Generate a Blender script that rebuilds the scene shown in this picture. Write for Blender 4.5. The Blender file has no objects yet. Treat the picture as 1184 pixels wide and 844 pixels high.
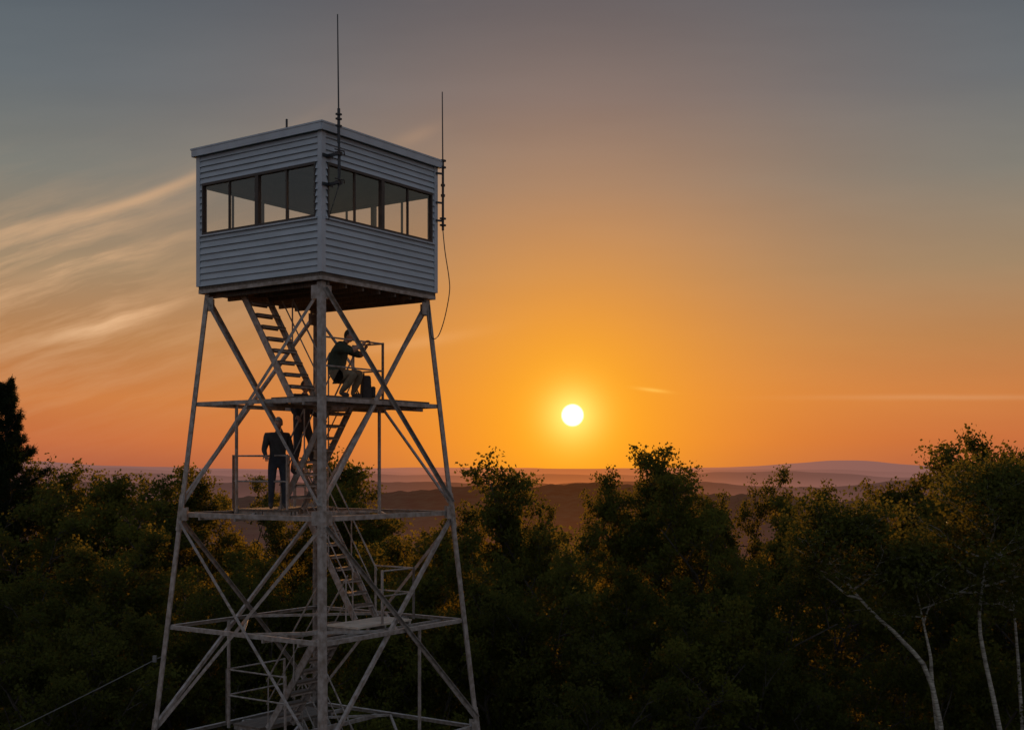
import bpy, bmesh, math, random
import numpy as np
from mathutils import Vector, Matrix, noise as mnoise
random.seed(7); np.random.seed(7)
scene=bpy.context.scene
scene.view_settings.view_transform='Standard'; scene.view_settings.look='None'; scene.view_settings.exposure=0
F=1400.0; CX=592.0; HY=540.0; CAMZ=13.0
def lin(c,a=True):
    o=[]
    for v in c:
        v/=255.0
        o.append(v/12.92 if v<=0.04045 else ((v+0.055)/1.055)**2.4)
    return tuple(o)+((1.0,) if a else ())
def wpos(px,d): return (px-CX)/F*d
def zpos(py,d): return CAMZ+(HY-py)/F*d

# ---------------- camera
cam=bpy.data.cameras.new("camera"); co=bpy.data.objects.new("camera",cam); scene.collection.objects.link(co)
co.location=(0,0,CAMZ); co.rotation_euler=(math.radians(90),0,0)
cam.sensor_width=36; cam.lens=36*F/1184; cam.shift_y=118/1184.0; cam.clip_end=300000; cam.clip_start=0.1
scene.camera=co

SUN=Vector(((662-CX)/F,1.0,(HY-480)/F)).normalized()
# ---------------- world
w=bpy.data.worlds.new("World"); scene.world=w; w.use_nodes=True
nt=w.node_tree; nt.nodes.clear()
def mkm(nt):
    def m(op,a,b=None,c=None,clamp=False):
        n=nt.nodes.new('ShaderNodeMath'); n.operation=op; n.use_clamp=clamp
        for i,v in enumerate((a,b,c)):
            if v is None: continue
            if isinstance(v,(int,float)): n.inputs[i].default_value=v
            else: nt.links.new(v,n.inputs[i])
        return n.outputs[0]
    return m
m=mkm(nt)
def mixc(nt,f,a,b,mode='MIX'):
    n=nt.nodes.new('ShaderNodeMix'); n.data_type='RGBA'; n.blend_type=mode; n.clamp_factor=True
    for s,v in ((n.inputs[0],f),(n.inputs[6],a),(n.inputs[7],b)):
        if isinstance(v,(int,float,tuple)): s.default_value=v
        else: nt.links.new(v,s)
    return n.outputs[2]
tc=nt.nodes.new('ShaderNodeTexCoord'); sep=nt.nodes.new('ShaderNodeSeparateXYZ')
nt.links.new(tc.outputs['Generated'],sep.inputs[0])
X,Y,Z=sep.outputs
ramp=nt.nodes.new('ShaderNodeValToRGB'); cr=ramp.color_ramp
stops=[(0.0,(172,94,72)),(.022,(194,107,66)),(.055,(200,123,70)),(.10,(182,131,86)),(.155,(153,133,107)),(.225,(122,126,121)),(.29,(100,111,118)),(.36,(81,94,105)),(.55,(96,108,124)),(1.0,(115,132,158))]
while len(cr.elements)<len(stops): cr.elements.new(0.5)
for e,(p,c) in zip(cr.elements,stops): e.position=p; e.color=lin(c)
nt.links.new(Z,ramp.inputs[0])
col=ramp.outputs[0]
back=m('SMOOTH_MIN',m('MAXIMUM',m('MULTIPLY_ADD',Y,-1.1,0.15),0.0),1.0,0.1)
col=mixc(nt,back,col,(0.25,0.29,0.35,1))
dt=nt.nodes.new('ShaderNodeVectorMath'); dt.operation='DOT_PRODUCT'; nt.links.new(tc.outputs['Generated'],dt.inputs[0]); dt.inputs[1].default_value=SUN
ang=m('MULTIPLY',m('ARCCOSINE',m('MINIMUM',dt.outputs['Value'],0.9999999)),180/math.pi)
def expf(scale,p,amp): return m('MULTIPLY',m('EXPONENT',m('MULTIPLY',m('POWER',m('DIVIDE',ang,scale),p),-1.0)),amp)
ym=m('MAXIMUM',Y,0.05); U=m('DIVIDE',X,ym); W=m('DIVIDE',Z,ym)
front=m('GREATER_THAN',Y,0.3)
def noise(vx,vy,scale,detail=4,rough=0.55):
    cb=nt.nodes.new('ShaderNodeCombineXYZ')
    for s,v in zip(cb.inputs,(vx,vy,0.0)):
        if isinstance(v,(int,float)): s.default_value=v
        else: nt.links.new(v,s)
    n=nt.nodes.new('ShaderNodeTexNoise'); n.inputs['Scale'].default_value=scale; n.inputs['Detail'].default_value=detail; n.inputs['Roughness'].default_value=rough
    nt.links.new(cb.outputs[0],n.inputs['Vector']); return n.outputs[0]
warp=m('MULTIPLY',m('SUBTRACT',noise(U,W,7.0,3),0.5),0.022)
Wt=m('SUBTRACT',W,m('MULTIPLY',U,0.30))
streak=noise(m('MULTIPLY',U,7.0),m('MULTIPLY',m('ADD',Wt,warp),52.0),1.0,6,0.62)
streak=m('MULTIPLY',m('SUBTRACT',streak,0.42),3.6,clamp=True)
def gauss(v,c,s):
    q=m('DIVIDE',m('SUBTRACT',v,c),s); return m('EXPONENT',m('MULTIPLY',m('MULTIPLY',q,q),-1.0))
Uo=m('ADD',U,0.266)
line=m('ADD',m('MULTIPLY_ADD',Uo,0.42,0.238),m('MULTIPLY',m('MULTIPLY',Uo,Uo),0.9))
dW=m('ADD',m('SUBTRACT',W,line),m('MULTIPLY',warp,0.35))
b1=m('MULTIPLY',gauss(dW,0,0.0050),gauss(U,-.31,.085))
b1b=m('MULTIPLY',m('MULTIPLY',gauss(dW,-0.010,0.016),gauss(U,-.36,.11)),0.55)
b2=m('MULTIPLY',gauss(m('ADD',dW,m('MULTIPLY',warp,1.2)),-.045,0.008),gauss(U,-.36,.09))
b3=m('MULTIPLY',gauss(m('ADD',dW,m('MULTIPLY',warp,1.0)),-.098,0.010),gauss(U,-.325,.05))
field=m('MULTIPLY',m('MULTIPLY',gauss(U,-.42,.17),gauss(W,.135,.075)),streak)
tb=m('SUBTRACT',m('SUBTRACT',W,m('MULTIPLY',U,0.18)),m('MULTIPLY',warp,0.5))
b4=m('MULTIPLY',m('MULTIPLY',gauss(tb,.117,.005),gauss(U,-.075,.05)),0.6)
b5=m('MULTIPLY',gauss(m('ADD',W,m('MULTIPLY',U,0.12)),.0775,.0014),gauss(U,.116,.012))
b6=m('MULTIPLY',m('MULTIPLY',gauss(m('ADD',W,m('MULTIPLY',warp,.2)),.0575,.0022),gauss(U,.36,.12)),0.35)
b7=m('MULTIPLY',m('MULTIPLY',gauss(m('SUBTRACT',W,m('MULTIPLY',U,-.5)),.365,.010),gauss(U,-.072,.008)),0.12)
b8=m('MULTIPLY',m('MULTIPLY',gauss(m('SUBTRACT',m('SUBTRACT',W,m('MULTIPLY',U,.35)),warp),.302,.006),gauss(U,-.08,.02)),0.20)
def add(*a):
    r=a[0]
    for q in a[1:]: r=m('ADD',r,q)
    return r
mod=m('MULTIPLY_ADD',streak,0.7,0.3)
cl=add(m('MULTIPLY',b1,0.85),m('MULTIPLY',add(b1b,m('MULTIPLY',b2,1.1),m('MULTIPLY',b3,1.3)),mod),m('MULTIPLY',field,0.95),b4,b6,b7,b8)
cl=m('MULTIPLY',m('MULTIPLY',cl,front),0.62,clamp=True)
col=mixc(nt,cl,col,lin((226,182,140)))
hz=noise(m('MULTIPLY',U,1.2),m('MULTIPLY',W,6.0),2.5,4)
col=mixc(nt,0.22,col,mixc(nt,hz,lin((60,50,45)),lin((255,235,215))),'SOFT_LIGHT')
col=mixc(nt,expf(9.0,1.3,0.88),col,lin((250,146,18)))
col=mixc(nt,expf(3.4,1.1,0.92),col,lin((255,182,26)))
col=mixc(nt,expf(1.15,1.6,0.9),col,(1.5,1.0,.22,1))
col=mixc(nt,m('MULTIPLY',m('MULTIPLY',b5,front),.8),col,lin((255,190,80)))
disc=m('MULTIPLY',m('SUBTRACT',0.55,ang),5.0,clamp=True)
col=mixc(nt,disc,col,(4.0,3.7,2.7,1))
bg=nt.nodes.new('ShaderNodeBackground'); nt.links.new(col,bg.inputs[0]); bg.inputs[1].default_value=0.97
sky=nt.nodes.new('ShaderNodeTexSky'); sky.sky_type='NISHITA'; sky.sun_disc=False; sky.sun_elevation=math.asin(SUN.z); sky.sun_rotation=math.atan2(SUN.x,SUN.y)
bg2=nt.nodes.new('ShaderNodeBackground'); nt.links.new(sky.outputs[0],bg2.inputs[0]); bg2.inputs[1].default_value=0.003
ad=nt.nodes.new('ShaderNodeAddShader'); nt.links.new(bg.outputs[0],ad.inputs[0]); nt.links.new(bg2.outputs[0],ad.inputs[1])
out=nt.nodes.new('ShaderNodeOutputWorld'); nt.links.new(ad.outputs[0],out.inputs[0])
# ---------------- sun
sl=bpy.data.lights.new("sun","SUN"); so=bpy.data.objects.new("sun",sl); scene.collection.objects.link(so)
sl.energy=5.0; sl.angle=math.radians(0.6); sl.color=(1.0,.44,.12); so.rotation_euler=SUN.to_track_quat('Z','Y').to_euler(); so.location=(0,0,60)

# ---------------- materials
def newmat(name):
    mt=bpy.data.materials.new(name); mt.use_nodes=True; return mt,mt.node_tree,mt.node_tree.nodes['Principled BSDF']
def simple(name,base,rough=.6,metal=0.0,var=0.25,scale=6.0,bump=0.0,coord='Object',stretch=None,second=None):
    mt,n,p=newmat(name)
    t=n.nodes.new('ShaderNodeTexCoord'); nz=n.nodes.new('ShaderNodeTexNoise'); nz.inputs['Scale'].default_value=scale; nz.inputs['Detail'].default_value=5
    if stretch:
        mp=n.nodes.new('ShaderNodeMapping'); mp.inputs['Scale'].default_value=stretch; n.links.new(t.outputs[coord],mp.inputs[0]); n.links.new(mp.outputs[0],nz.inputs['Vector'])
    else: n.links.new(t.outputs[coord],nz.inputs['Vector'])
    r=n.nodes.new('ShaderNodeValToRGB'); r.color_ramp.elements[0].position=.32; r.color_ramp.elements[1].position=.68
    b2=second if second else tuple(c*(1-var) for c in base)
    r.color_ramp.elements[0].color=tuple(b2)+(1,); r.color_ramp.elements[1].color=tuple(min(1,c*(1+var*.4)) for c in base)+(1,)
    n.links.new(nz.outputs[0],r.inputs[0]); n.links.new(r.outputs[0],p.inputs['Base Color'])
    p.inputs['Roughness'].default_value=rough; p.inputs['Metallic'].default_value=metal
    if bump:
        bp=n.nodes.new('ShaderNodeBump'); bp.inputs['Strength'].default_value=bump; bp.inputs['Distance'].default_value=.02; n.links.new(nz.outputs[0],bp.inputs['Height']); n.links.new(bp.outputs[0],p.inputs['Normal'])
    return mt
M_steel=simple("galvanized_steel",(.41,.365,.335),.55,.15,.25,9,.1,second=(.23,.185,.15))
M_siding=simple("painted_siding",(.47,.505,.54),.5,0,.14,1.6,.1,stretch=(1,1,5))
M_trim=simple("painted_trim",(.50,.53,.57),.45,0,.14,3)
M_frame=simple("window_frame",(.05,.04,.035),.5,0,.3,8)
M_roof=simple("roofing",(.12,.12,.12),.8,0,.3,8)
M_in=simple("interior_panel",(.16,.13,.11),.8,0,.3,3)
M_wood=simple("weathered_wood",(.17,.13,.10),.8,0,.45,4,.2,stretch=(1,8,1))
M_plank=simple("landing_board",(.60,.50,.40),.7,0,.25,4,.1)
M_black=simple("antenna_black",(.03,.03,.035),.5,0,.2,10)
M_bark=simple("bark",(.075,.06,.045),.9,0,.5,5,.4,stretch=(1,1,.3))
M_birch=simple("birch_bark",(.46,.42,.34),.7,0,.3,6,.2,stretch=(1,1,5),second=(.12,.10,.08))
mt,n,p=newmat("window_glass"); M_glass=mt
n.nodes.remove(p); tr=n.nodes.new('ShaderNodeBsdfTransparent'); tr.inputs[0].default_value=(.98,.99,1,1); gl=n.nodes.new('ShaderNodeBsdfGlossy'); gl.inputs['Roughness'].default_value=.02
lw=n.nodes.new('ShaderNodeLayerWeight'); lw.inputs[0].default_value=.5; mm=mkm(n)
mx=n.nodes.new('ShaderNodeMixShader'); n.links.new(mm('MULTIPLY_ADD',mm('POWER',lw.outputs['Facing'],3.5),.9,0.12,clamp=True),mx.inputs[0]); n.links.new(tr.outputs[0],mx.inputs[1]); n.links.new(gl.outputs[0],mx.inputs[2])
n.links.new(mx.outputs[0],n.nodes['Material Output'].inputs[0])
def leafmat(name,dark,light,trans,tr_amt=.35):
    mt,n,p=newmat(name); n.nodes.remove(p); mm=mkm(n)
    at=n.nodes.new('ShaderNodeAttribute'); at.attribute_name='rnd'
    oi=n.nodes.new('ShaderNodeObjectInfo')
    f=mm('MULTIPLY_ADD',oi.outputs['Random'],.35,mm('MULTIPLY',at.outputs['Fac'],.75),clamp=True)
    c=mixc(n,f,dark+(1,),light+(1,))
    d=n.nodes.new('ShaderNodeBsdfDiffuse'); n.links.new(c,d.inputs[0])
    t=n.nodes.new('ShaderNodeBsdfTranslucent'); n.links.new(mixc(n,f,tuple(x*.6 for x in trans)+(1,),trans+(1,)),t.inputs[0])
    mx=n.nodes.new('ShaderNodeMixShader'); mx.inputs[0].default_value=tr_amt; n.links.new(d.outputs[0],mx.inputs[1]); n.links.new(t.outputs[0],mx.inputs[2])
    n.links.new(mx.outputs[0],n.nodes['Material Output'].inputs[0]); return mt
L_oak=leafmat("oak_leaves",(.030,.040,.010),(.10,.108,.025),(.18,.16,.03),.45)
L_maple=leafmat("maple_leaves",(.040,.050,.011),(.12,.13,.026),(.22,.18,.03),.45)
L_birch=leafmat("birch_leaves",(.05,.058,.014),(.11,.115,.026),(.17,.16,.03),.4)
L_pine=leafmat("pine_needles",(.014,.022,.010),(.035,.045,.018),(.03,.04,.01),.15)

# ---------------- mesh helpers
def link(o,parent=None):
    scene.collection.objects.link(o)
    if parent: o.parent=parent
    return o
def empty(name,loc=(0,0,0),rz=0):
    e=bpy.data.objects.new(name,None); scene.collection.objects.link(e); e.location=loc; e.rotation_euler=(0,0,rz); e.empty_display_size=.3; return e
class MB:
    def __init__(s): s.v=[]; s.f=[]; s.mi=[]
    def poly(s,pts,faces,mi=0):
        b=len(s.v); s.v+= [tuple(p) for p in pts]
        for f in faces: s.f.append(tuple(b+i for i in f)); s.mi.append(mi)
    def box(s,c,d,mi=0):
        x,y,z=c; a,b,e=d[0]/2,d[1]/2,d[2]/2
        pts=[(x+i*a,y+j*b,z+k*e) for i in(-1,1) for j in(-1,1) for k in(-1,1)]
        s.poly(pts,[(0,1,3,2),(4,6,7,5),(0,4,5,1),(2,3,7,6),(0,2,6,4),(1,5,7,3)],mi)
    def bb(s,a,b,mi=0): s.box([(a[i]+b[i])/2 for i in range(3)],[abs(b[i]-a[i]) for i in range(3)],mi)
    def frame(s,p0,p1,hint):
        d=(Vector(p1)-Vector(p0)).normalized(); h=Vector(hint); a=(h-d*h.dot(d)).normalized(); b=d.cross(a); return d,a,b
    def prism(s,p0,p1,a,b,sec,mi=0):
        n=len(sec); p0=Vector(p0); p1=Vector(p1)
        pts=[p0+a*x+b*y for x,y in sec]+[p1+a*x+b*y for x,y in sec]
        fs=[(i,(i+1)%n,n+(i+1)%n,n+i) for i in range(n)]+[tuple(range(n))[::-1],tuple(range(n,2*n))]
        s.poly(pts,fs,mi)
    def bar(s,p0,p1,hint,w1,w2,mi=0):
        d,a,b=s.frame(p0,p1,hint); s.prism(p0,p1,a,b,[(-w1/2,-w2/2),(w1/2,-w2/2),(w1/2,w2/2),(-w1/2,w2/2)],mi)
    def tube(s,pts,rad,n=6,mi=0,cap=True):
        pts=[Vector(p) for p in pts]; 
        if isinstance(rad,(int,float)): rad=[rad]*len(pts)
        base=len(s.v); prev=None
        for i,p in enumerate(pts):
            d=(pts[min(i+1,len(pts)-1)]-pts[max(i-1,0)])
            if d.length<1e-6: d=Vector((0,0,1))
            d.normalize()
            if prev is None: prev=Vector((1,0,0)) if abs(d.x)<.8 else Vector((0,1,0))
            a=prev-d*prev.dot(d)
            if a.length<1e-4: a=Vector((0,1,0))-d*d.y
            a.normalize(); prev=a; b=d.cross(a)
            for k in range(n):
                t=2*math.pi*k/n; s.v.append(tuple(p+(a*math.cos(t)+b*math.sin(t))*rad[i]))
        for i in range(len(pts)-1):
            for k in range(n):
                s.f.append((base+i*n+k,base+i*n+(k+1)%n,base+(i+1)*n+(k+1)%n,base+(i+1)*n+k)); s.mi.append(mi)
        if cap:
            s.f.append(tuple(base+k for k in range(n))[::-1]); s.mi.append(mi)
            e=base+(len(pts)-1)*n; s.f.append(tuple(e+k for k in range(n))); s.mi.append(mi)
    def obj(s,name,mats,parent=None,smooth=False,bevel=0):
        me=bpy.data.meshes.new(name); me.from_pydata(s.v,[],s.f)
        for q in mats: me.materials.append(q)
        me.polygons.foreach_set('material_index',s.mi)
        if smooth: me.polygons.foreach_set('use_smooth',[True]*len(s.f))
        me.update()
        bm=bmesh.new(); bm.from_mesh(me); bmesh.ops.recalc_face_normals(bm,faces=bm.faces); bm.to_mesh(me); bm.free()
        o=bpy.data.objects.new(name,me); link(o,parent)
        if bevel:
            b=o.modifiers.new('b','BEVEL'); b.width=bevel; b.segments=2
        return o

# ================= TOWER =================
RZ=math.atan2(.821,.571); TC=Vector((-3.70,23.22,0)); 
tower=empty("fire_lookout_tower",TC,RZ)
TM=Matrix.Translation(TC)@Matrix.Rotation(RZ,4,'Z')
S=1.59
def half(z): return S*(.95+.052*(16.19-z))
ZC=16.39; ZT=18.85
levels=[16.25,14.22,12.15,10.04,7.95,5.85,3.75,1.65,0.0]
corners=[(-1,-1),(1,-1),(1,1),(-1,1)]
st=MB()
def cp(i,z,off=0.0):
    h=half(z)+off; return Vector((corners[i%4][0]*h,corners[i%4][1]*h,z))
LG=.112
for i,(sx,sy) in enumerate(corners):
    p0=cp(i,0.02); p1=cp(i,16.255)
    d=(p1-p0).normalized(); a=Vector((-sx,0,0)); a=(a-d*a.dot(d)).normalized(); b=Vector((0,-sy,0)); b=(b-d*b.dot(d)).normalized()
    st.prism(p0,p1,a,b,[(0,0),(LG,0),(LG,.013),(.013,.013),(.013,LG),(0,LG)])
    for z in levels[2:-1:2]:
        q2=cp(i,z+.34); q1=cp(i,z-.34)
        st.prism(q1-a*.012-b*.012,q2-a*.012-b*.012,a,b,[(0,0),(LG-.01,0),(LG-.01,.011),(.011,.011),(.011,LG-.01),(0,LG-.01)])
        for kk in range(-3,4):
            qq=cp(i,z+kk*.09)-a*.014-b*.014
            st.box(qq+a*.055,(.018,.018,.018)); st.box(qq+b*.055,(.018,.018,.018))
    st.box((sx*half(0),sy*half(0),.08),(.5,.5,.3),1)
    for z in levels[0:-1:2]:
        for ax in (0,1):
            q=cp(i,z)+ (a if ax==0 else b)*.14 ; q.z-=.02 if z<16 else .17
            nrm=(b if ax==0 else a)*-.006
            if ax==0: st.box(q+nrm,(.20,.010,.24))
            else: st.box(q+nrm,(.010,.20,.24))
for f in range(4):
    i,j=f,(f+1)%4
    nrm=Vector(((corners[i][0]+corners[j][0])/2,(corners[i][1]+corners[j][1])/2,0))
    for li,z in enumerate(levels[:-1]):
        if li==0: continue
        wd=.075 if li%2 else .085
        p0=cp(i,z)-nrm*.03; p1=cp(j,z)-nrm*.03
        dd=(p1-p0).normalized(); p0+=dd*.02; p1-=dd*.02
        st.prism(p0,p1,-nrm,Vector((0,0,-1)),[(0,0),(wd,0),(wd,.009),(.009,.009),(.009,wd),(0,wd)])
    for li in range(0,len(levels)-2,2):
        zt=levels[li]-(.05 if li==0 else .12); zb=levels[li+2]+.10
        for k,(a,b) in enumerate(((i,j),(j,i))):
            p0=cp(a,zt); p1=cp(b,zb); dd=(p1-p0).normalized(); p0+=dd*.09; p1-=dd*.09
            off=nrm*(.004 if k==0 else -.050); p0=p0+off; p1=p1+off
            d=(p1-p0).normalized(); side=d.cross(nrm).normalized(); 
            if side.z>0: side=-side
            st.prism(p0-side*.032,p1-side*.032,side,nrm*(1 if k==0 else -1),[(0,0),(.064,0),(.064,.007),(.007,.007),(.007,.064),(0,.064)])
    for li in (3,5):
        z=levels[li]; mid=(cp(i,z)+cp(j,z))/2-nrm*.07
        mid2=(cp(j,z)+cp((j+1)%4,z))/2-Vector(((corners[j][0]+corners[(j+1)%4][0])/2,(corners[j][1]+corners[(j+1)%4][1])/2,0))*.07
        st.bar(mid+Vector((0,0,-.03)),mid2+Vector((0,0,-.03)),(0,0,1),.05,.05)
    for li in (2,4):
        z=levels[li]; mid=(cp(i,z)+cp(j,z))/2-nrm*.10
        mid2=(cp(j,z)+cp((j+1)%4,z))/2-Vector(((corners[j][0]+corners[(j+1)%4][0])/2,(corners[j][1]+corners[(j+1)%4][1])/2,0))*.10
        st.bar(mid+Vector((0,0,-.05)),mid2+Vector((0,0,-.05)),(0,0,1),.045,.045)
st.obj("steel_frame",[M_steel,simple("concrete_footing",(.3,.29,.27),.9)],tower)

def stair(x,y0,z0,y1,z1,wd=.62,name="stair_flight",rails=(1,1)):
    s=MB(); n=9
    for sx in (-1,1):
        s.bar((x+sx*wd/2,y0,z0),(x+sx*wd/2,y1,z1),(0,0,1),.13,.03)
        s.bar((x+sx*(wd/2-.03),y0,z0+.04),(x+sx*(wd/2-.03),y1,z1+.04),(0,0,1),.02,.04)
    for k in range(1,n):
        t=k/n; y=y0+(y1-y0)*t; z=z0+(z1-z0)*t+.03
        s.box((x,y,z),(wd-.05,.21,.028),1); s.box((x,y-.105,z-.028),(wd-.06,.012,.03))
        s.box((x,y+.105,z-.028),(wd-.06,.012,.03))
    for sx,on in zip((-1,1),rails):
        if not on: continue
        xr=x+sx*(wd/2+.03)
        s.tube([(xr,y0,z0+.92),(xr,y1,z1+.92)],.017,6)
        s.tube([(xr,y0,z0+.48),(xr,y1,z1+.48)],.013,6)
        for t in (.03,.5,.97):
            y=y0+(y1-y0)*t; z=z0+(z1-z0)*t; s.tube([(xr,y,z-.05),(xr,y,z+.93)],.015,6)
    return s.obj(name,[M_steel,M_wood],tower)
stair(-.77,.95,16.30,-.37,14.24,.64,"stair_flight_1",(0,1))
stair(.05,-.55,14.22,.78,12.17,.60,"stair_flight_2")
stair(.72,.80,12.15,-.55,10.06,.60,"stair_flight_3",(1,1))
stair(-.20,-.60,10.02,.85,7.97,.64,"stair_flight_4",(1,1))
stair(.72,.85,7.95,-.55,5.87,.64,"stair_flight_5")
stair(-.20,-.60,5.83,.85,3.77,.64,"stair_flight_6")
stair(.72,.85,3.75,-.75,.05,.64,"stair_flight_7")
ld=MB()
def landing(x0,x1,y0,y1,z,mi=1):
    n=max(2,int(round((y1-y0)/.2))); h=(y1-y0)/n
    for k in range(n): ld.bb((x0,y0+k*h+.006,z),(x1,y0+(k+1)*h-.006,z+.035),mi)
    for x in (x0+.05,(x0+x1)/2,x1-.05): ld.bb((x-.025,y0+.01,z-.08),(x+.025,y1-.01,z-.002),0)
def rail(pts,z,h=1.07):
    for a,b in zip(pts[:-1],pts[1:]):
        a=Vector((a[0],a[1],z)); b=Vector((b[0],b[1],z)); 
        for hh in (h,h*.52): ld.tube([a+Vector((0,0,hh)),b+Vector((0,0,hh))],.017,6)
        L=(b-a).length; k=max(1,int(round(L/1.1)))
        for q in range(k+1):
            c=a.lerp(b,q/k); ld.bar(c,c+Vector((0,0,h+.02)),(1,0,0),.036,.036)
landing(-1.45,.50,-1.55,-.58,14.225); landing(-1.45,-.30,-.57,-.20,14.225)
landing(.55,1.45,-1.55,1.5,14.225)
rail([(-1.15,-1.2),(.47,-1.2),(.47,-.45)],14.26,1.07)
landing(-.62,1.45,.92,1.72,12.155); landing(-.62,-.33,.2,.91,12.155)
rail([(-.60,.25),(-.60,1.72),(.9,1.72)],12.19,1.03)
landing(-.45,1.10,-1.40,-.62,10.045,2); landing(-.45,.0,-.61,-.4,10.045,1)
rail([(1.12,-.45),(1.12,-1.42),(.2,-1.42)],10.08,.98)
landing(-.62,1.45,.97,1.72,7.955); rail([(-.65,.25),(-.65,1.85),(.9,1.85)],7.99,1.05)
landing(-.62,1.2,-1.40,-.62,5.855); landing(-.62,1.45,.97,1.8,3.755)
for z,ys in ((14.15,(-1.2,-.2)),(12.08,(.35,1.3)),(9.97,(-1.42,-.55)),(7.88,(.35,1.3)),(5.78,(-1.2,-.55)),(3.68,(.35,1.3))):
    for y in ys: h=half(z)-.03; ld.bar((-h,y,z-.02),(h,y,z-.02),(0,0,1),.08,.045)
for x,y,z0,z1 in ((-.63,1.60,12.1,14.2),(.95,1.60,12.1,14.2),(.60,-1.0,12.1,14.2),(1.2,-1.5,7.9,10.0),(-.65,1.80,7.9,10.0)):
    ld.bar((x,y,z0),(x,y,z1),(1,0,0),.045,.045)
ld.obj("landings_and_railings",[M_steel,M_wood,M_plank],tower)

# ================= CAB =================
cab=MB()
WZ0,WZ1=17.38,18.28; WT=1.46
def wall(T):
    def q(pts,faces,mi): cab.poly([T(*p) for p in pts],faces,mi)
    def bx(t0,t1,o0,o1,z0,z1,mi):
        pts=[(t,o,z) for t in(t0,t1) for o in(o0,o1) for z in(z0,z1)]
        q(pts,[(0,1,3,2),(4,6,7,5),(0,4,5,1),(2,3,7,6),(0,2,6,4),(1,5,7,3)],mi)
    def lap(t0,t1,z0,z1):
        n=max(1,round((z1-z0)/.118)); h=(z1-z0)/n
        for k in range(n):
            a=z0+k*h; b=a+h
            j=random.uniform(-.002,.002)
            pts=[(t,o,z) for t in (t0,t1) for (o,z) in ((S-.03,a),(S+.028+j,a),(S-.002,b),(S-.03,b))]
            q(pts,[(0,1,2,3),(7,6,5,4),(0,4,5,1),(1,5,6,2),(2,6,7,3),(3,7,4,0)],0)
    e=S-.045
    lap(-e,e,ZC,WZ0-.03); lap(-e,e,WZ1+.03,ZT)
    lap(-e,-WT-.002,WZ0-.03,WZ1+.03); lap(WT+.002,e,WZ0-.03,WZ1+.03)
    bx(-e-.02,e+.02,S-.06,S-.035,ZC,WZ0-.03,4); bx(-e-.02,e+.02,S-.06,S-.035,WZ1+.03,ZT,4)
    bx(-WT,WT,S-.06,S+.030,WZ0-.035,WZ0+.012,2); bx(-WT,WT,S-.06,S+.030,WZ1-.012,WZ1+.035,2)
    for t,wd in ((-WT+.015,.03),(WT-.015,.03),(0,.085)): bx(t-wd/2,t+wd/2,S-.058,S+.028,WZ0+.012,WZ1-.012,2)
    for s in (-1,1):
        c=s*(WT/2+.01); bx(c-.014,c+.014,S-.03,S+.012,WZ0+.012,WZ1-.012,2)
        a=.0425 if s>0 else -WT+.03; b=WT-.03 if s>0 else -.0425
        q([(a,S-.012,WZ0+.01),(b,S-.012,WZ0+.01),(b,S-.012,WZ1-.01),(a,S-.012,WZ1-.01)],[(0,1,2,3)],5)
    bx(-WT-.05,WT+.05,S-.02,S+.052,WZ0-.062,WZ0-.036,1)
for T in (lambda t,o,z:(t,-o,z),lambda t,o,z:(o,t,z),lambda t,o,z:(-t,o,z),lambda t,o,z:(-o,-t,z)): wall(T)
for sx,sy in corners:
    cab.box((sx*(S-.022),sy*(S-.022),(ZC+ZT)/2),(.10,.10,ZT-ZC-.004),1)
cab.bb((-S+.005,-S+.005,ZC-.06),(S-.005,S-.005,ZC-.003),6)
cab.bb((-S+.1,-S+.1,ZC+.001),(S-.1,S-.1,ZC+.02),4)
for k in range(7):
    x=-1.35+k*.45; cab.bb((x-.022,-S+.06,ZC-.20),(x+.022,S-.06,ZC-.062),6)
for y in (-S+.03,S-.03): cab.bb((-S+.002,y-.028,ZC-.13),(S-.002,y+.028,ZC-.062),7)
for x in (-S+.03,S-.03): cab.bb((x-.028,-S+.06,ZC-.128),(x+.028,S-.06,ZC-.062),7)
cab.bb((-S+.1,-S+.1,ZT-.05),(S-.1,S-.1,ZT-.01),4)
R=S+.085
cab.bb((-R+.02,-R+.02,ZT+.001),(R-.02,R-.02,ZT+.03),1)
for s in (-1,1):
    cab.bb((-R,s*R-.012,ZT-.02),(R,s*R+.012,ZT+.125),1); cab.bb((s*R-.0125,-R+.0125,ZT-.02),(s*R+.0115,R-.0125,ZT+.124),1)
cab.poly([(-R,-R,ZT+.127),(R,-R,ZT+.127),(R,R,ZT+.127),(-R,R,ZT+.127),(0,0,ZT+.27)],[(0,1,4),(1,2,4),(2,3,4),(3,0,4),(3,2,1,0)],3)
for s in (-1,1):
    cab.bb((-R-.02,s*(R+.015)-.006,ZT+.105),(R+.02,s*(R+.015)+.006,ZT+.135),1)
    cab.bb((s*(R+.0155)-.006,-R-.008,ZT+.104),(s*(R+.0155)+.006,R+.008,ZT+.134),1)
cab.box((0,0,ZC+.4),(.5,.5,.75),4); cab.box((0,0,ZC+.79),(.7,.7,.04),4)
cab.obj("cab",[M_siding,M_trim,M_frame,M_roof,M_in,M_glass,M_wood,M_steel],tower)
an=MB()
ax,ay=-1.46,-1.87
an.tube([(ax,ay,18.95),(ax-.03,ay,20.82)],[.015,.010],6); an.tube([(ax,ay,18.60),(ax,ay,19.2)],.026,8)
an.tube([(ax,ay,17.85),(ax,ay,18.62)],.018,8)
for z in (18.90,19.02,19.10): an.box((ax,ay,z),(.09,.07,.03))
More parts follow.
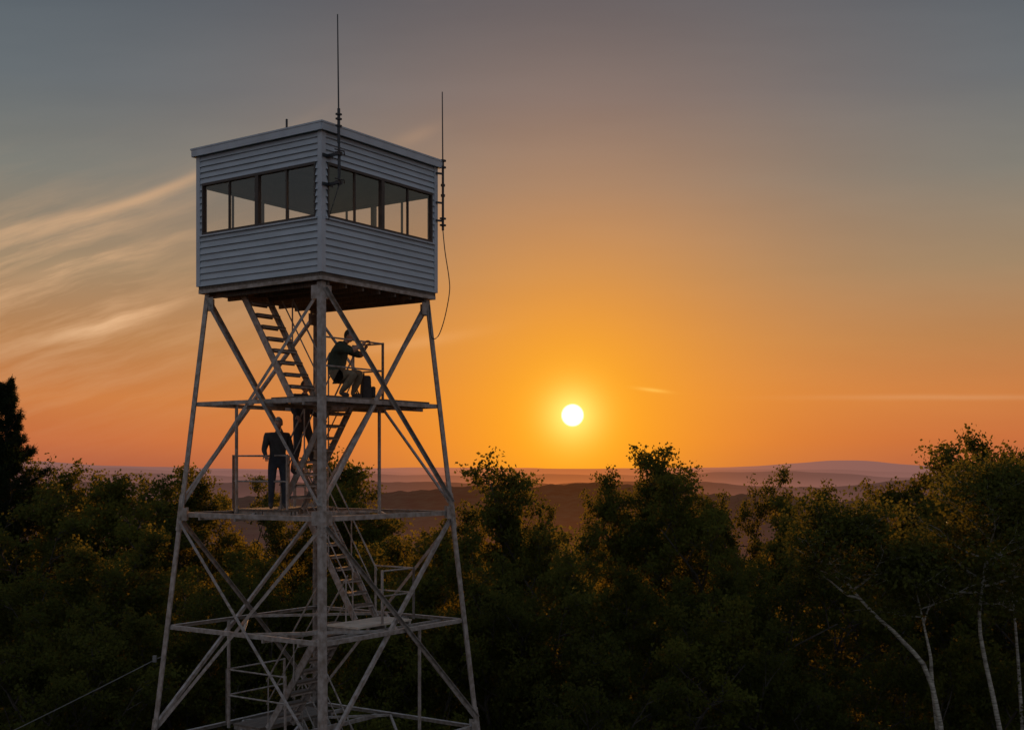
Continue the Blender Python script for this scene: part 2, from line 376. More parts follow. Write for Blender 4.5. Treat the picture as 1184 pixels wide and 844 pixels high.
for z in (18.42,17.92):
    an.bar((ax,ay-.04,z),(ax,-S-.02,z),(0,0,1),.05,.03); an.box((ax,ay,z),(.11,.08,.06)); an.bar((ax-.16,-S-.05,z-.01),(ax+.1,-S-.05,z-.01),(0,0,1),.05,.02)
    an.tube([(ax-.15,ay-.05,z+.04),(ax+.08,ay-.05,z+.05),(ax+.12,ay-.02,z)],.012,5)
def smooth(pts,n=6):
    P=[Vector(p) for p in pts]; P=[P[0]]+P+[P[-1]]; o=[]
    for i in range(1,len(P)-2):
        for k in range(n):
            t=k/n; a,b,c,d=P[i-1],P[i],P[i+1],P[i+2]
            o.append(.5*((2*b)+(c-a)*t+(2*a-5*b+4*c-d)*t*t+(3*b-a-3*c+d)*t**3))
    o.append(P[-2]); return o
pts=[(ax+.02,ay,18.62),(ax+.06,ay+.02,18.3),(ax+.02,ay-.01,18.0),(ax-.03,ay+.02,17.75),(ax-.08,ay+.1,17.45),(ax-.04,ay+.2,17.3)]
an.tube(smooth(pts),.008,5)
ax,ay=1.70,-1.68
an.tube([(ax,ay,18.6),(ax-.02,ay,20.32)],[.014,.010],6)
an.tube([(ax,ay,17.62),(ax,ay,18.95)],.024,8)
for z in (18.85,18.98,17.72,17.85): an.box((ax,ay,z),(.10,.08,.035)); 
for z in (18.72,18.15,17.80): an.bar((ax-.02,ay,z),(S-.04,-S-.03,z),(0,0,1),.035,.03)
for z in (18.5,18.3): an.box((ax,ay,z),(.06,.06,.05))
cab_pts=[(ax,ay,17.62),(ax+.03,ay-.03,17.2),(ax+.13,ay-.05,16.7),(ax+.14,ay-.05,16.4),(ax+.05,ay,15.9),(ax-.12,ay+.02,15.55),(ax-.28,ay+.05,15.5),(ax-.27,ay+.1,15.75),(ax-.22,ay+.15,16.15)]
an.tube(smooth(cab_pts),.010,5)
an.tube([(-S+.1,-S+.95,ZT+.15),(-S+.1,-S+.95,ZT+.36)],.02,6)
an.obj("antennas",[M_black],tower,smooth=False)
gw=MB(); a=TM@cp(3,9.45); b=Vector((-29,27,0.1)); P=[]
for k in range(25):
    t=k/24; q=a.lerp(b,t); q.z-=1.1*4*t*(1-t)*.5; P.append(q)
M_wire=simple("steel_wire",(.22,.21,.20),.5,.3)
gw.tube(P,.009,5); gw.box(P[0]+Vector((-.12,0,-.04)),(.07,.05,.12)); gw.box((-29,27,.05),(.3,.3,.3))
gw.obj("guy_wire",[M_wire])

# ================= PEOPLE =================
def skinmesh(V,E,Rr,root,levels=2):
    me=bpy.data.meshes.new("tmp"); me.from_pydata(V,E,[]); o=bpy.data.objects.new("tmp",me); scene.collection.objects.link(o)
    md=o.modifiers.new("s","SKIN"); md.use_smooth_shade=True
    sv=me.skin_vertices[0].data
    for i,r in enumerate(Rr): sv[i].radius=(r,r) if isinstance(r,(int,float)) else r; sv[i].use_root=(i==root)
    sd=o.modifiers.new("d","SUBSURF"); sd.levels=levels; sd.render_levels=levels
    dg=bpy.context.evaluated_depsgraph_get(); dg.update()
    r=bpy.data.meshes.new_from_object(o.evaluated_get(dg)); bpy.data.objects.remove(o); return r
def person(name,loc,yaw,J,shirt,pants,hair,sleeve=True,longhair=False,face=0.0,bulk=1.0):
    root=empty(name,loc,yaw)
    Mm=[simple(name+"_shirt",shirt,.85,0,.3,14,.3),simple(name+"_trousers",pants,.85,0,.3,14,.3),simple(name+"_skin",(.38,.22,.155),.6,0,.1,20),simple(name+"_shoes",(.05,.04,.035),.7,0,.2,14),simple(name+"_hair",hair,.8,0,.4,60,.4)]
    names=['pelvis','waist','chest','neck','head0','shL','elL','wrL','shR','elR','wrR','hipL','knL','anL','toL','hipR','knR','anR','toR']
    V=[J[k] for k in names]; ix={k:i for i,k in enumerate(names)}
    E=[('pelvis','waist'),('waist','chest'),('chest','neck'),('neck','head0'),('chest','shL'),('shL','elL'),('elL','wrL'),('chest','shR'),('shR','elR'),('elR','wrR'),('pelvis','hipL'),('hipL','knL'),('knL','anL'),('anL','toL'),('pelvis','hipR'),('hipR','knR'),('knR','anR'),('anR','toR')]
    rad=dict(pelvis=.145*bulk,waist=.14*bulk,chest=.165*bulk,neck=.065,head0=.055,sh=.085*bulk,el=.055*bulk,wr=.034,hip=.105*bulk,kn=.075*bulk,an=.05,to=.042)
    Rr=[rad.get(k,rad.get(k[:2],rad.get(k[:3]))) for k in names]
    me=skinmesh(V,[(ix[a],ix[b]) for a,b in E],Rr,0)
    segm={('pelvis','waist'):1,('waist','chest'):0,('chest','neck'):0,('neck','head0'):2}
    for a,b in E:
        if (a,b) in segm: continue
        k=b[:2]
        segm[(a,b)]= {'sh':0,'el':0,'wr':0 if sleeve else 2,'hi':1,'kn':1,'an':1,'to':3}[k]
    for q in Mm: me.materials.append(q)
    for p in me.polygons:
        c=p.center; best=9;bm_=0
        for (a,b),mi in segm.items():
            A=Vector(J[a]);B=Vector(J[b]); d=B-A; t=max(0,min(1,(c-A).dot(d)/d.length_squared)); dd=(c-(A+d*t)).length-rad.get(b,rad.get(b[:2],.09))*.5
            if dd<best: best=dd;bm_=mi
        p.material_index=bm_; p.use_smooth=True
    o=bpy.data.objects.new("body",me); link(o,root)
    H=Vector(J['head']); hb=bmesh.new(); bmesh.ops.create_uvsphere(hb,u_segments=20,v_segments=14,radius=1)
    for v in hb.verts:
        x,y,z=v.co; 
        jaw=1-.22*max(0,-z); fx=.098 if x<0 else .092
        v.co=Vector((x*fx*(1-.12*max(0,-z)),y*.076*jaw,z*.118))
        if x>.75 and abs(y)<.3 and -.35<z<.05: v.co.x+=.022*(1-abs(y)/.3)
        if x>.6 and abs(z-.12)<.12 and .2<abs(y)<.6: v.co.x-=.007
    for f in hb.faces: f.material_index=0; f.smooth=True
    for sy in (-1,1):
        r=bmesh.ops.create_icosphere(hb,subdivisions=1,radius=.009,matrix=Matrix.Translation((.080,sy*.03,.008)))
        for v in r['verts']:
            for f in v.link_faces: f.material_index=2
        r=bmesh.ops.create_uvsphere(hb,u_segments=8,v_segments=6,radius=.03,matrix=Matrix.Translation((-.005,sy*.077,-.005))@Matrix.Diagonal((.6,.3,1.0,1)))
    r=bmesh.ops.create_cube(hb,size=1,matrix=Matrix.Translation((.083,0,-.058))@Matrix.Diagonal((.01,.045,.008,1)))
    for v in r['verts']:
        for f in v.link_faces: f.material_index=3
    r=bmesh.ops.create_uvsphere(hb,u_segments=20,v_segments=14,radius=1)
    dl=[]
    for v in r['verts']:
        x,y,z=v.co
        v.co=Vector((x*.106-.008,y*.086,z*.122+.012)); 
        lim=.35 if x>.25 else (-.15 if x>-.3 else (-.75 if not longhair else -1))
        if z<lim: dl.append(v)
        else:
            for f in v.link_faces: f.material_index=1
            n_=mnoise.noise(Vector((x,y,z))*4)*.008; v.co+=Vector((x,y,z))*n_
    bmesh.ops.delete(hb,geom=dl,context='VERTS')
    hm=bpy.data.meshes.new("head"); hb.to_mesh(hm); hb.free()
    for q in (Mm[2],Mm[4],simple(name+"_eye",(.02,.015,.01),.2),simple(name+"_lips",(.25,.10,.08),.6)): hm.materials.append(q)
    ho=bpy.data.objects.new("head",hm); link(ho,root); ho.location=H; ho.rotation_euler=(0,J.get('pitch',0),face)
    for sd in 'LR':
        wv=Vector(J['wr'+sd]); ev=Vector(J['el'+sd]); d=(wv-ev).normalized(); up=Vector(J.get('palm'+sd,(0,1 if sd=='L' else -1,0))); 
        side=(up-d*up.dot(d)).normalized(); nn=d.cross(side)*(1 if sd=='L' else -1)
        V=[wv-d*.02,wv+d*.045]; E=[(0,1)]; Rr=[.026,(.034)]
        for k,(off,ln) in enumerate(((-.030,.066),(-.010,.078),(.010,.082),(.030,.074))):
            b=len(V); root_=wv+d*.085+side*off; c=.45+.08*k
            V+= [root_,root_+(d*math.cos(c*.5)-nn*math.sin(c*.5))*ln*.5,root_+(d*math.cos(c*.5)-nn*math.sin(c*.5))*ln*.5+(d*math.cos(c*1.6)-nn*math.sin(c*1.6))*ln*.5]
            E+=[(1,b),(b,b+1),(b+1,b+2)]; Rr+=[.012,.0095,.007]
        b=len(V); V+=[wv+d*.03+side*.042,wv+d*.062+side*.062-nn*.012,wv+d*.088+side*.066-nn*.022]; E+=[(1,b),(b,b+1),(b+1,b+2)]; Rr+=[.013,.011,.008]
        me=skinmesh(V,E,Rr,1,1); me.materials.append(Mm[2]); me.polygons.foreach_set('use_smooth',[True]*len(me.polygons)); link(bpy.data.objects.new("hand_"+sd,me),root)
    return root
def tl(x,y,z): return TM@Vector((x,y,z))
Jc=dict(pelvis=(-.12,0,.44),waist=(-.17,0,.60),chest=(-.08,0,.86),neck=(.04,0,1.03),head0=(.09,0,1.09),head=(.13,0,1.16),pitch=.15,
 shL=(-.02,.20,.95),elL=(.24,.30,.82),wrL=(.40,.12,.96),shR=(-.02,-.20,.95),elR=(.26,-.34,.84),wrR=(.42,-.10,1.00),
 hipL=(-.06,.12,.40),knL=(.28,.22,.50),anL=(.10,.21,.09),toL=(.28,.24,.045),hipR=(-.06,-.12,.40),knR=(.30,-.22,.44),anR=(.02,-.21,.09),toR=(.20,-.24,.045))
person("crouching_man",tl(-.33,-.93,14.262),math.radians(-12),Jc,(.045,.06,.04),(.20,.155,.10),(.05,.035,.025),sleeve=False,face=.1,bulk=1.25)
Js=dict(pelvis=(0,0,.92),waist=(0,0,1.08),chest=(.02,0,1.32),neck=(.03,0,1.47),head0=(.04,0,1.54),head=(.06,0,1.635),pitch=.1,
 shL=(.0,.19,1.40),elL=(-.02,.26,1.13),wrL=(.14,.28,.92),shR=(.0,-.19,1.40),elR=(.04,-.27,1.13),wrR=(.24,-.26,1.02),
 hipL=(0,.10,.88),knL=(.05,.12,.50),anL=(-.02,.13,.09),toL=(.15,.15,.045),hipR=(0,-.10,.88),knR=(.03,-.12,.50),anR=(-.03,-.13,.09),toR=(.14,-.15,.045))
person("standing_man",tl(-.48,.62,12.192),math.radians(-70),Js,(.045,.042,.04),(.035,.04,.052),(.30,.27,.23),face=-.2)
Jt=dict(Js); Jt.update(knL=(.14,.12,.56),anL=(.12,.13,.20),toL=(.28,.15,.155),knR=(.02,-.12,.48),anR=(-.12,-.13,-.02),toR=(.05,-.14,-.06),chest=(.05,0,1.30),neck=(.08,0,1.45),head0=(.09,0,1.52),head=(.11,0,1.61),wrL=(.22,.30,1.02),wrR=(.20,-.32,1.02))
def stz(y): return 14.22+(12.17-14.22)*(y+.55)/(1.33)
yy=.36
person("man_on_stairs",tl(-.10,yy,stz(yy)+.12),RZ+math.radians(90+180),Jt,(.03,.028,.03),(.04,.04,.045),(.04,.03,.02),face=.2)
bpk=bmesh.new(); r=bmesh.ops.create_cube(bpk,size=1)
for v in bpk.verts: v.co=Vector((v.co.x*.20*(1 if v.co.z<0 else .8),v.co.y*.30*(1 if v.co.z<0 else .78),v.co.z*.46+.23))
r=bmesh.ops.create_cube(bpk,size=1)['verts']
for v in r: v.co=Vector((v.co.x*.09+.13,v.co.y*.22,v.co.z*.22+.15))
me=bpy.data.meshes.new("pack"); bpk.to_mesh(me); bpk.free(); M_pack=simple("pack_fabric",(.04,.035,.035),.8,0,.3,20,.3); me.materials.append(M_pack)
bp=empty("backpack",tl(.24,-.98,14.262),.3); o=bpy.data.objects.new("pack_body",me); link(o,bp); b=o.modifiers.new('b','BEVEL'); b.width=.04; b.segments=3
s=MB()
for y in (-.07,.07): s.tube(smooth([(-.08,y,.42),(-.17,y,.34),(-.18,y*1.2,.18),(-.10,y*1.3,.05)]),.014,6)
s.tube(smooth([(-.04,-.04,.45),(-.04,-.02,.50),(-.04,.02,.50),(-.04,.04,.45)]),.010,6)
s.obj("straps",[M_pack],bp,smooth=True)

# ================= TREES =================
def build_tree(name,H=13,cr=3.3,base=.18,seed=0,limbs=15,subs=7,twigs=5,nl=34,leaf=.13,spread=.22,mats=None,trunk_pts=None,tr=.17,top=.86,profile=None):
    rnd=random.Random(seed); rs=np.random.RandomState(seed)
    mb=MB(); cent=[]; cw=[]
    if trunk_pts is None:
        trunk_pts=[Vector((rnd.gauss(0,.12)*k,rnd.gauss(0,.12)*k,H*top*k/7)) for k in range(8)]
    trunk_pts=[Vector(p) for p in trunk_pts]; nT=len(trunk_pts)
    mb.tube(trunk_pts,[tr*(1-.88*i/(nT-1)) for i in range(nT)],8,0)
    def at(t):
        f=t*(nT-1); i=min(int(f),nT-2); return trunk_pts[i].lerp(trunk_pts[i+1],f-i)
    def grow(p,d,L,r,nseg,up,n,mi=0):
        pts=[p]; q=p
        for k in range(nseg):
            d=(d+Vector((rnd.gauss(0,.16),rnd.gauss(0,.16),rnd.gauss(0,.12)+up))).normalized(); q=q+d*(L/nseg); pts.append(q)
        mb.tube(pts,[r*(1-.8*i/nseg) for i in range(nseg+1)],n,mi,cap=False); return pts
    az=rnd.random()*6
    for li in range(limbs):
        t=(li+rnd.random()*.8)/limbs; tt=base+(1-base)*t; az+=2.4+rnd.gauss(0,.35)
        f=profile(t) if profile else max(.25,math.sin(math.pi*(.24+.56*t)))**.55*(.66 if t>.8 else 1)
        L=cr*f*rnd.uniform(.75,1.12); el=math.radians(10+50*t+rnd.gauss(0,8))
        d=Vector((math.cos(az)*math.cos(el),math.sin(az)*math.cos(el),math.sin(el)))
        lp=grow(at(min(tt,.99)),d,L,min(tr*.42*(1.1-.75*t),.07),5,.05,5)
        for si in range(subs):
            u=.25+.75*(si+rnd.random())/subs; fi=u*5; i=min(int(fi),4); p=lp[i].lerp(lp[i+1],min(1,fi-i))
            a2=rnd.random()*6.28; dd=(d*.45+Vector((math.cos(a2),math.sin(a2),rnd.uniform(-.25,.8)))).normalized()
            sl_=L*.34*rnd.uniform(.7,1.25)*(1.2-.5*u)+.30
            sp=grow(p,dd,sl_,tr*.13,3,.06,3)
            bright=rnd.random()
            for ti in range(twigs):
                v=.3+.7*(ti+rnd.random())/twigs; fi=v*3; i=min(int(fi),2); p2=sp[i].lerp(sp[i+1],min(1,fi-i))
                a3=rnd.random()*6.28; d3=(dd*.5+Vector((math.cos(a3),math.sin(a3),rnd.uniform(-.3,.8)))).normalized()
                tw=grow(p2,d3,rnd.uniform(.25,.5),tr*.05,2,.05,3)
                for c in tw[1:]: cent.append(c); cw.append(bright)
    cent=np.array([tuple(c) for c in cent]); cw=np.array(cw); N=len(cent)*nl//2
    idx=rs.randint(0,len(cent),N); P=cent[idx]+rs.normal(0,spread*.6,(N,3))*np.array([1,1,.75])
    a=rs.normal(size=(N,3)); a/=np.linalg.norm(a,axis=1)[:,None]; b=rs.normal(size=(N,3)); b-=a*(a*b).sum(1)[:,None]; b/=np.linalg.norm(b,axis=1)[:,None]
    s=leaf*rs.uniform(.6,1.25,N)[:,None]
    q=np.stack([P-a*s*.5,P-a*s*.05+b*s*.34,P+a*s*.5,P-a*s*.05-b*s*.34],1).reshape(-1,3)
    nb=len(mb.v); V=np.concatenate([np.array([tuple(v) for v in mb.v]),q]); F_=list(mb.f)
    lf=(nb+np.arange(N*4)).reshape(-1,4)
    me=bpy.data.meshes.new(name)
    loops=np.concatenate([np.concatenate([np.array(f) for f in F_]),lf.ravel()]).astype(np.int32)
    tot=np.array([len(f) for f in F_]+[4]*N,dtype=np.int32); start=np.concatenate([[0],np.cumsum(tot)[:-1]]).astype(np.int32)
    me.vertices.add(len(V)); me.vertices.foreach_set('co',V.ravel()); me.loops.add(len(loops)); me.loops.foreach_set('vertex_index',loops)
    me.polygons.add(len(tot)); me.polygons.foreach_set('loop_start',start); me.polygons.foreach_set('loop_total',tot)
    mi=np.concatenate([np.zeros(len(F_)),np.ones(N)]).astype(np.int32); 
    for x in mats: me.materials.append(x)
    me.polygons.foreach_set('material_index',mi); me.update(calc_edges=True)
    at_=me.attributes.new('rnd','FLOAT','POINT'); val=np.zeros(len(V)); val[nb:]=np.repeat(np.clip(cw[idx]*.7+rs.uniform(0,.3,N),0,1),4); at_.data.foreach_set('value',val)
    return me
oakA=build_tree("oak_a",seed=1,mats=[M_bark,L_oak],limbs=19,cr=3.5)
oakB=build_tree("oak_b",seed=2,mats=[M_bark,L_oak],cr=3.9,limbs=20,nl=32)
mapA=build_tree("maple_a",seed=3,mats=[M_bark,L_maple],cr=3.1,limbs=19)
mapB=build_tree("maple_b",seed=4,mats=[M_bark,L_maple],cr=3.4,limbs=18,nl=32)
sap=build_tree("sapling",seed=5,mats=[M_bark,L_oak],cr=1.6,limbs=14,subs=6,twigs=4,nl=24,tr=.11,base=.3)
sapB=build_tree("sapling_b",seed=15,mats=[M_bark,L_oak],cr=2.1,limbs=14,subs=6,twigs=4,nl=26,tr=.11,base=.3)
def pine_mesh():
    rnd=random.Random(9); rs=np.random.RandomState(9); mb=MB(); H=16
    mb.tube([(0,0,0),(.1,0,6),(0,.1,12),(0,0,H)],[.24,.17,.09,.02],8)
    P=[];D=[]
    z=4
    while z<H-.15:
        t=(z-4)/(H-4); nb_=rnd.randint(3,4); a0=rnd.random()*6
        for k in range(nb_):
            a=a0+k*6.28/nb_+rnd.gauss(0,.35); L=(2.6*(1-t)**.75+.22)*rnd.uniform(.45,1.25); el=.25+.85*t+rnd.gauss(0,.12)
            pts=[Vector((0,0,z+rnd.gauss(0,.1)))]; d=Vector((math.cos(a),math.sin(a),el*.6)).normalized()
            for s_ in range(5):
                d=(d+Vector((rnd.gauss(0,.13),rnd.gauss(0,.13),.12+rnd.gauss(0,.05)))).normalized(); pts.append(pts[-1]+d*L/5)
            mb.tube(pts,[.045*(1-.15*i)*(1-t*.5) for i in range(6)],4,cap=False)
            for s_ in range(12):
                u=.22+.78*s_/11; fi=u*5; i=min(int(fi),4); p=pts[i].lerp(pts[i+1],fi-i)
                for sg in (-1,1):
                    dd=(d*.6+Vector((-math.sin(a)*sg,math.cos(a)*sg,.45+rnd.gauss(0,.35)))).normalized(); l2=(.30*L/2*(1.3-u)+.15)*rnd.uniform(.6,1.3)
                    e=p+dd*l2
                    mb.tube([p,e],[.010,.004],3,cap=False)
                    for w_ in (0.4,.7,1): P.append(tuple(p.lerp(e,w_))); D.append(tuple(dd))
        z+=rnd.uniform(.24,.42)
    P=np.array(P); D=np.array(D); N=len(P)*12; idx=np.repeat(np.arange(len(P)),12)
    a=D[idx]*.6+rs.normal(0,.6,(N,3)); a/=np.linalg.norm(a,axis=1)[:,None]; b=rs.normal(size=(N,3)); b-=a*(a*b).sum(1)[:,None]; b/=np.linalg.norm(b,axis=1)[:,None]
    C=P[idx]+rs.normal(0,.03,(N,3)); L=rs.uniform(.09,.16,N)[:,None]
    Q=np.stack([C-b*.009,C+b*.009,C+a*L+b*.005,C+a*L-b*.005],1).reshape(-1,3)
    nv=len(mb.v); V=[tuple(v) for v in mb.v]+[tuple(v) for v in Q]; Fc=list(mb.f)+[tuple(x) for x in (nv+np.arange(N*4)).reshape(-1,4).tolist()]
    me=bpy.data.meshes.new("pine"); me.from_pydata(V,[],Fc); me.materials.append(M_bark); me.materials.append(L_pine)
    me.polygons.foreach_set('material_index',[0]*len(mb.f)+[1]*N); at_=me.attributes.new('rnd','FLOAT','POINT'); at_.data.foreach_set('value',np.random.RandomState(3).uniform(0,1,len(V))); return me
pineM=pine_mesh()
def gz(r):
    return 0 if r<45 else -(r-45)*.06
def put(me,name,px,top,d,H0,rot=None,wide=1.0,parent=None):
    x=wpos(px,d); z=zpos(top,d); g=gz(math.hypot(x,d)); H=z-g; s=H/H0
    o=bpy.data.objects.new(name,me); link(o,parent); o.location=(x,d,g); o.scale=(s*wide,s*wide,s); o.rotation_euler=(0,0,random.random()*6.28 if rot is None else rot); return o
def topz(me):
    a=np.empty(len(me.vertices)*3); me.vertices.foreach_get('co',a); return float(np.percentile(a[2::3],99.9))
HT={m_.name:topz(m_) for m_ in (oakA,oakB,mapA,mapB,sap,sapB,pineM)}
def P(me,nm,px,top,d,wide=1.0,rot=None): return put(me,nm,px,top,d,HT[me.name],rot,wide)
P(pineM,"pine_tree",6,440,42)
for a in [(oakA,"oak_tree",48,538,40),(oakB,"oak_tree",98,518,43,.85),(mapA,"maple_tree",150,548,40),(oakA,"oak_tree",205,550,46),(mapB,"maple_tree",250,540,48,.8),
 (sapB,"oak_sapling",183,548,44),(oakB,"oak_tree",325,552,45,.9),(sap,"oak_sapling",415,519,46),(sapB,"oak_sapling",398,538,46),(mapA,"maple_tree",380,562,44),(mapB,"maple_tree",465,584,42),(oakA,"oak_tree",525,582,44,.9),
 (sap,"oak_sapling",603,523,40),(sapB,"oak_sapling",588,552,41),(mapA,"maple_tree",575,578,41,.8),(oakB,"oak_tree",618,584,43,.6),(mapB,"maple_tree",655,612,36,.8),(mapA,"maple_tree",705,568,42,.8),(oakA,"oak_tree",738,545,43,.85),(oakB,"oak_tree",782,524,45,.85),(sapB,"oak_sapling",766,515,44),
 (oakB,"oak_tree",842,542,44,.75),(mapB,"maple_tree",815,550,41,.9),(mapA,"maple_tree",905,594,37,.8),(mapB,"maple_tree",945,576,41,.8),(oakA,"oak_tree",992,562,40,.9),(mapA,"maple_tree",1030,556,43,.8),(mapB,"maple_tree",1062,547,43,.8),(oakB,"oak_tree",1095,540,42,.8),(oakB,"oak_tree",1135,526,41,.8),(oakA,"oak_tree",1180,500,40,.8),(sapB,"oak_sapling",1110,512,39),(sap,"oak_sapling",1150,517,40),
 (oakA,"oak_tree",-30,525,42),(mapA,"maple_tree",1225,505,40)]:
    P(*a)
rr=random.Random(11)
px=-60
while px<1270:
    me=rr.choice([oakA,oakB,mapA,mapB]); nm="oak_tree" if me in (oakA,oakB) else "maple_tree"
    P(me,nm,px+rr.uniform(-12,12),rr.uniform(606,652),rr.uniform(31,35),rr.uniform(.85,1.05)); px+=78
px=-70
while px<1280:
    if not (130<px<600):
        me=rr.choice([oakA,oakB,mapA,mapB]); nm="oak_tree" if me in (oakA,oakB) else "maple_tree"
        P(me,nm,px+rr.uniform(-15,15),rr.uniform(690,760),rr.uniform(26.5,29),.95)
    px+=95
px=100
while px<640:
    me=rr.choice([oakA,mapA,mapB]); nm="oak_tree" if me is oakA else "maple_tree"
    P(me,nm,px,rr.uniform(690,750),rr.uniform(30.5,32)); px+=85
forest=empty("distant_forest")
for k in range(330):
    d=50+150*(rr.random()**.8); x=rr.uniform(-.62,.62)*d
    me=rr.choice([oakA,oakB,mapA,mapB]); g=gz(math.hypot(x,d)); H=rr.uniform(8.4,10.2)
    o=bpy.data.objects.new("distant_tree",me); link(o,forest); o.location=(x,d,g); s=H/HT[me.name]; o.scale=(s*1.15,s*1.15,s); o.rotation_euler=(0,0,rr.random()*6.28)
def bt(pts,d): 
    return [Vector((wpos(a,d),0,zpos(b,d))) for a,b in pts]
def birch(seed,pts,d,name="birch_tree",limbs=12,cr=1.5,nl=30,base=.35,tr=.075):
    P0=bt(pts,d); x0=P0[0].x; loc=Vector((x0,d,0)); tp=[p-Vector((x0,0,0)) for p in P0]
    for i,p in enumerate(tp): p.y+=.12*math.sin(i*2+seed)
    me=build_tree(name,seed=seed,mats=[M_birch,L_birch],trunk_pts=smooth(tp,3),tr=tr,limbs=limbs,subs=6,twigs=4,nl=nl,leaf=.095,spread=.28,cr=cr,base=base,profile=lambda t:1.0-.5*t)
    o=bpy.data.objects.new(name,me); link(o); o.location=loc; return o
birch(21,[(1185,1275),(1172,980),(1156,845),(1136,735),(1134,680),(1142,625),(1150,590)],25.2,base=.64,cr=1.6,limbs=15)
birch(22,[(1120,1270),(1100,960),(1080,795),(1045,742),(1012,712),(985,680),(972,655),(975,635)],25.2,base=.66,cr=1.4,limbs=13,tr=.07)
birch(24,[(1120,1270),(1098,960),(1079,795),(1074,760),(1071,730),(1062,690),(1052,665)],25.3,base=.68,cr=1.1,limbs=9,tr=.06)
birch(23,[(1175,1260),(1186,960),(1182,800),(1172,720),(1168,665),(1176,610)],25.8,base=.62,cr=1.4,limbs=12,tr=.06)

# ================= GROUND =================
def terr(x,y):
    r=math.hypot(x,y)
    if r<45: z=0
    elif r<200: z=-(r-45)*.06
    elif r<900: t=(r-200)/700; z=-9.3-100*(t*t*(3-2*t))
    else: z=-109.3
    if y>0 and r>900:
        az=x/max(y,1)
        def N(f,o,rf=0): return mnoise.noise(Vector((az*f,o,r*rf)))
        def g(c,w): return math.exp(-((r-c)/w)**2)
        z+=g(2500,420)*(68+26*N(5,1.3)+12*N(13,7.7)+5*N(80,2.7,.002)+3*N(200,3.7,.004)) 
        z+=g(5200,620)*(60+36*N(6,4.1)+16*N(17,9.1)+5*N(90,5.5,.001)) 
        z+=g(9500,1100)*(66+44*N(7,14.1)+16*N(21,11.1)+4*N(90,5.5,.001))
        z+=g(16500,2000)*(80+70*N(7,24.1)+20*N(24,12.1))
        z+=g(32000,3500)*(90+190*math.exp(-((az-.27)/.075)**2)+ 100*N(9,34.1)+150*math.exp(-((az+.42)/.1)**2)+30*N(30,1.1))
    return z
angs=sorted(set([round(math.radians(a),5) for a in np.arange(-32,32.01,.13)]+[round(math.radians(a),5) for a in range(34,327,4)]))
rads=[0]+list(np.geomspace(4,60000,220))
V=[(0,0,0)]; Fg=[]; na=len(angs)
for r in rads[1:]:
    for a in angs: 
        x=r*math.sin(a); y=r*math.cos(a); V.append((x,y,terr(x,y)))
for i in range(na): Fg.append((0,1+i,1+(i+1)%na))
for k in range(len(rads)-2):
    for i in range(na):
        j=(i+1)%na; Fg.append((1+k*na+i,1+(k+1)*na+i,1+(k+1)*na+j,1+k*na+j))
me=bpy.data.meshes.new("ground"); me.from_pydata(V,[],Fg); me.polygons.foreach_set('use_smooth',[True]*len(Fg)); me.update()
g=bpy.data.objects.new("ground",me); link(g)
mt,n,p=newmat("forest_ground_painted_haze"); mm=mkm(n)
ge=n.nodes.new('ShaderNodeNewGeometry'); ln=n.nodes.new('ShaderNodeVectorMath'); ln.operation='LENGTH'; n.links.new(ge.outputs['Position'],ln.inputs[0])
nz=n.nodes.new('ShaderNodeTexNoise'); nz.inputs['Scale'].default_value=.035; nz.inputs['Detail'].default_value=8; n.links.new(ge.outputs['Position'],nz.inputs['Vector'])
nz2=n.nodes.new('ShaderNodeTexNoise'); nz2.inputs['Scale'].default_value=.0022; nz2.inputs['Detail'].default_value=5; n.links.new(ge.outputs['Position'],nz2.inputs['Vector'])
r=n.nodes.new('ShaderNodeValToRGB'); r.color_ramp.elements[0].position=.38; r.color_ramp.elements[1].position=.66; r.color_ramp.elements[0].color=(.010,.014,.007,1); r.color_ramp.elements[1].color=(.05,.055,.028,1)
n.links.new(mm('MULTIPLY_ADD',nz2.outputs[0],.4,mm('MULTIPLY',nz.outputs[0],.6)),r.inputs[0])
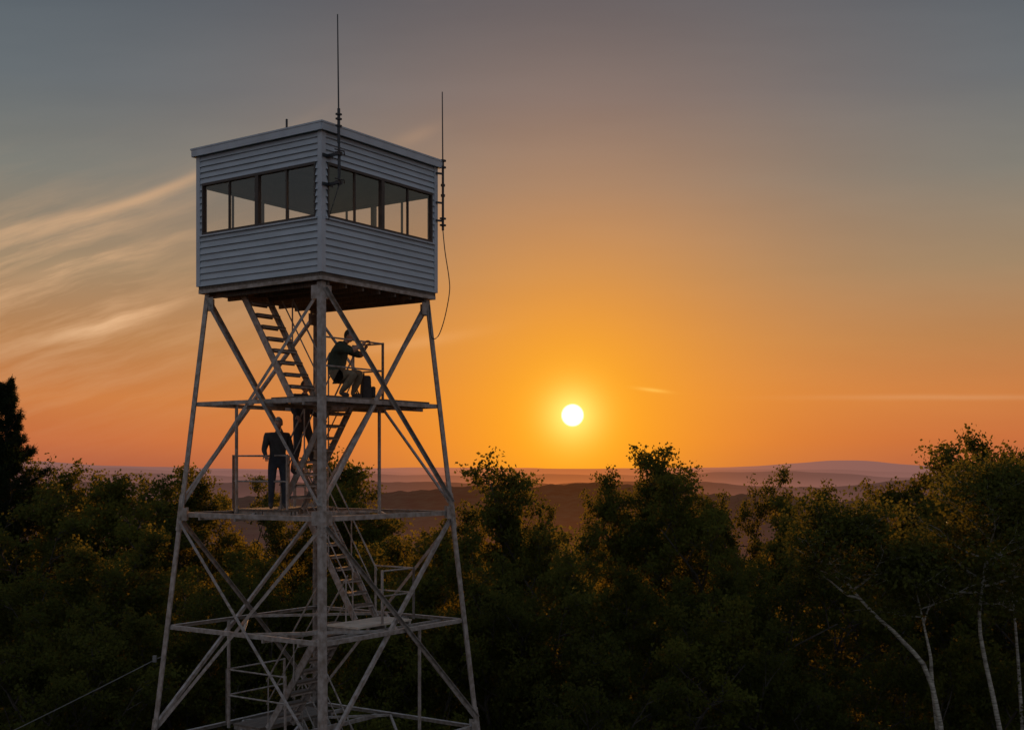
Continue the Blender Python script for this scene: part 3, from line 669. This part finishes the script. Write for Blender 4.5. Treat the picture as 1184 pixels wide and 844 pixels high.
n.links.new(r.outputs[0],p.inputs['Base Color']); p.inputs['Roughness'].default_value=1; p.inputs['Specular IOR Level'].default_value=0
bp_=n.nodes.new('ShaderNodeBump'); bp_.inputs['Strength'].default_value=.5; bp_.inputs['Distance'].default_value=5; n.links.new(nz.outputs[0],bp_.inputs['Height']); n.links.new(bp_.outputs[0],p.inputs['Normal'])
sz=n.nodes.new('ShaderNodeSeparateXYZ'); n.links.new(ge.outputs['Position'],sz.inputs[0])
low=mm('MULTIPLY_ADD',mm('EXPONENT',mm('DIVIDE',mm('ADD',sz.outputs[2],105.0),-28.0)),1.6,.75)  # thicker painted haze low in the valleys
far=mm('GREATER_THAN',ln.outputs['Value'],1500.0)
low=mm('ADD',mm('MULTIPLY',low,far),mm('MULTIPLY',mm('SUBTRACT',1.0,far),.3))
hf=mm('SUBTRACT',1.0,mm('EXPONENT',mm('MULTIPLY',mm('MULTIPLY',mm('POWER',mm('DIVIDE',ln.outputs['Value'],9000.0),1.5),-1.0),low)))  # painted aerial haze: share of emission grows with distance from the origin
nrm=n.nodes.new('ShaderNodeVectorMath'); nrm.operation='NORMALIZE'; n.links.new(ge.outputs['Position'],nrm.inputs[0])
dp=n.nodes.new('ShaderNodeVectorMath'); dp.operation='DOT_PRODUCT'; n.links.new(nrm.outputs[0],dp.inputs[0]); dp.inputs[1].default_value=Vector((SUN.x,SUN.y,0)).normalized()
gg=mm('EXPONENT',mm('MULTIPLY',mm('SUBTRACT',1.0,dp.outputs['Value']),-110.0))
hc=mixc(n,gg,lin((146,102,94)),lin((216,122,66)))  # painted haze colour, warmer toward the sun's azimuth
em=n.nodes.new('ShaderNodeEmission'); n.links.new(hc,em.inputs[0]); em.inputs[1].default_value=.90  # terrain glows to stand in for light scattered by air
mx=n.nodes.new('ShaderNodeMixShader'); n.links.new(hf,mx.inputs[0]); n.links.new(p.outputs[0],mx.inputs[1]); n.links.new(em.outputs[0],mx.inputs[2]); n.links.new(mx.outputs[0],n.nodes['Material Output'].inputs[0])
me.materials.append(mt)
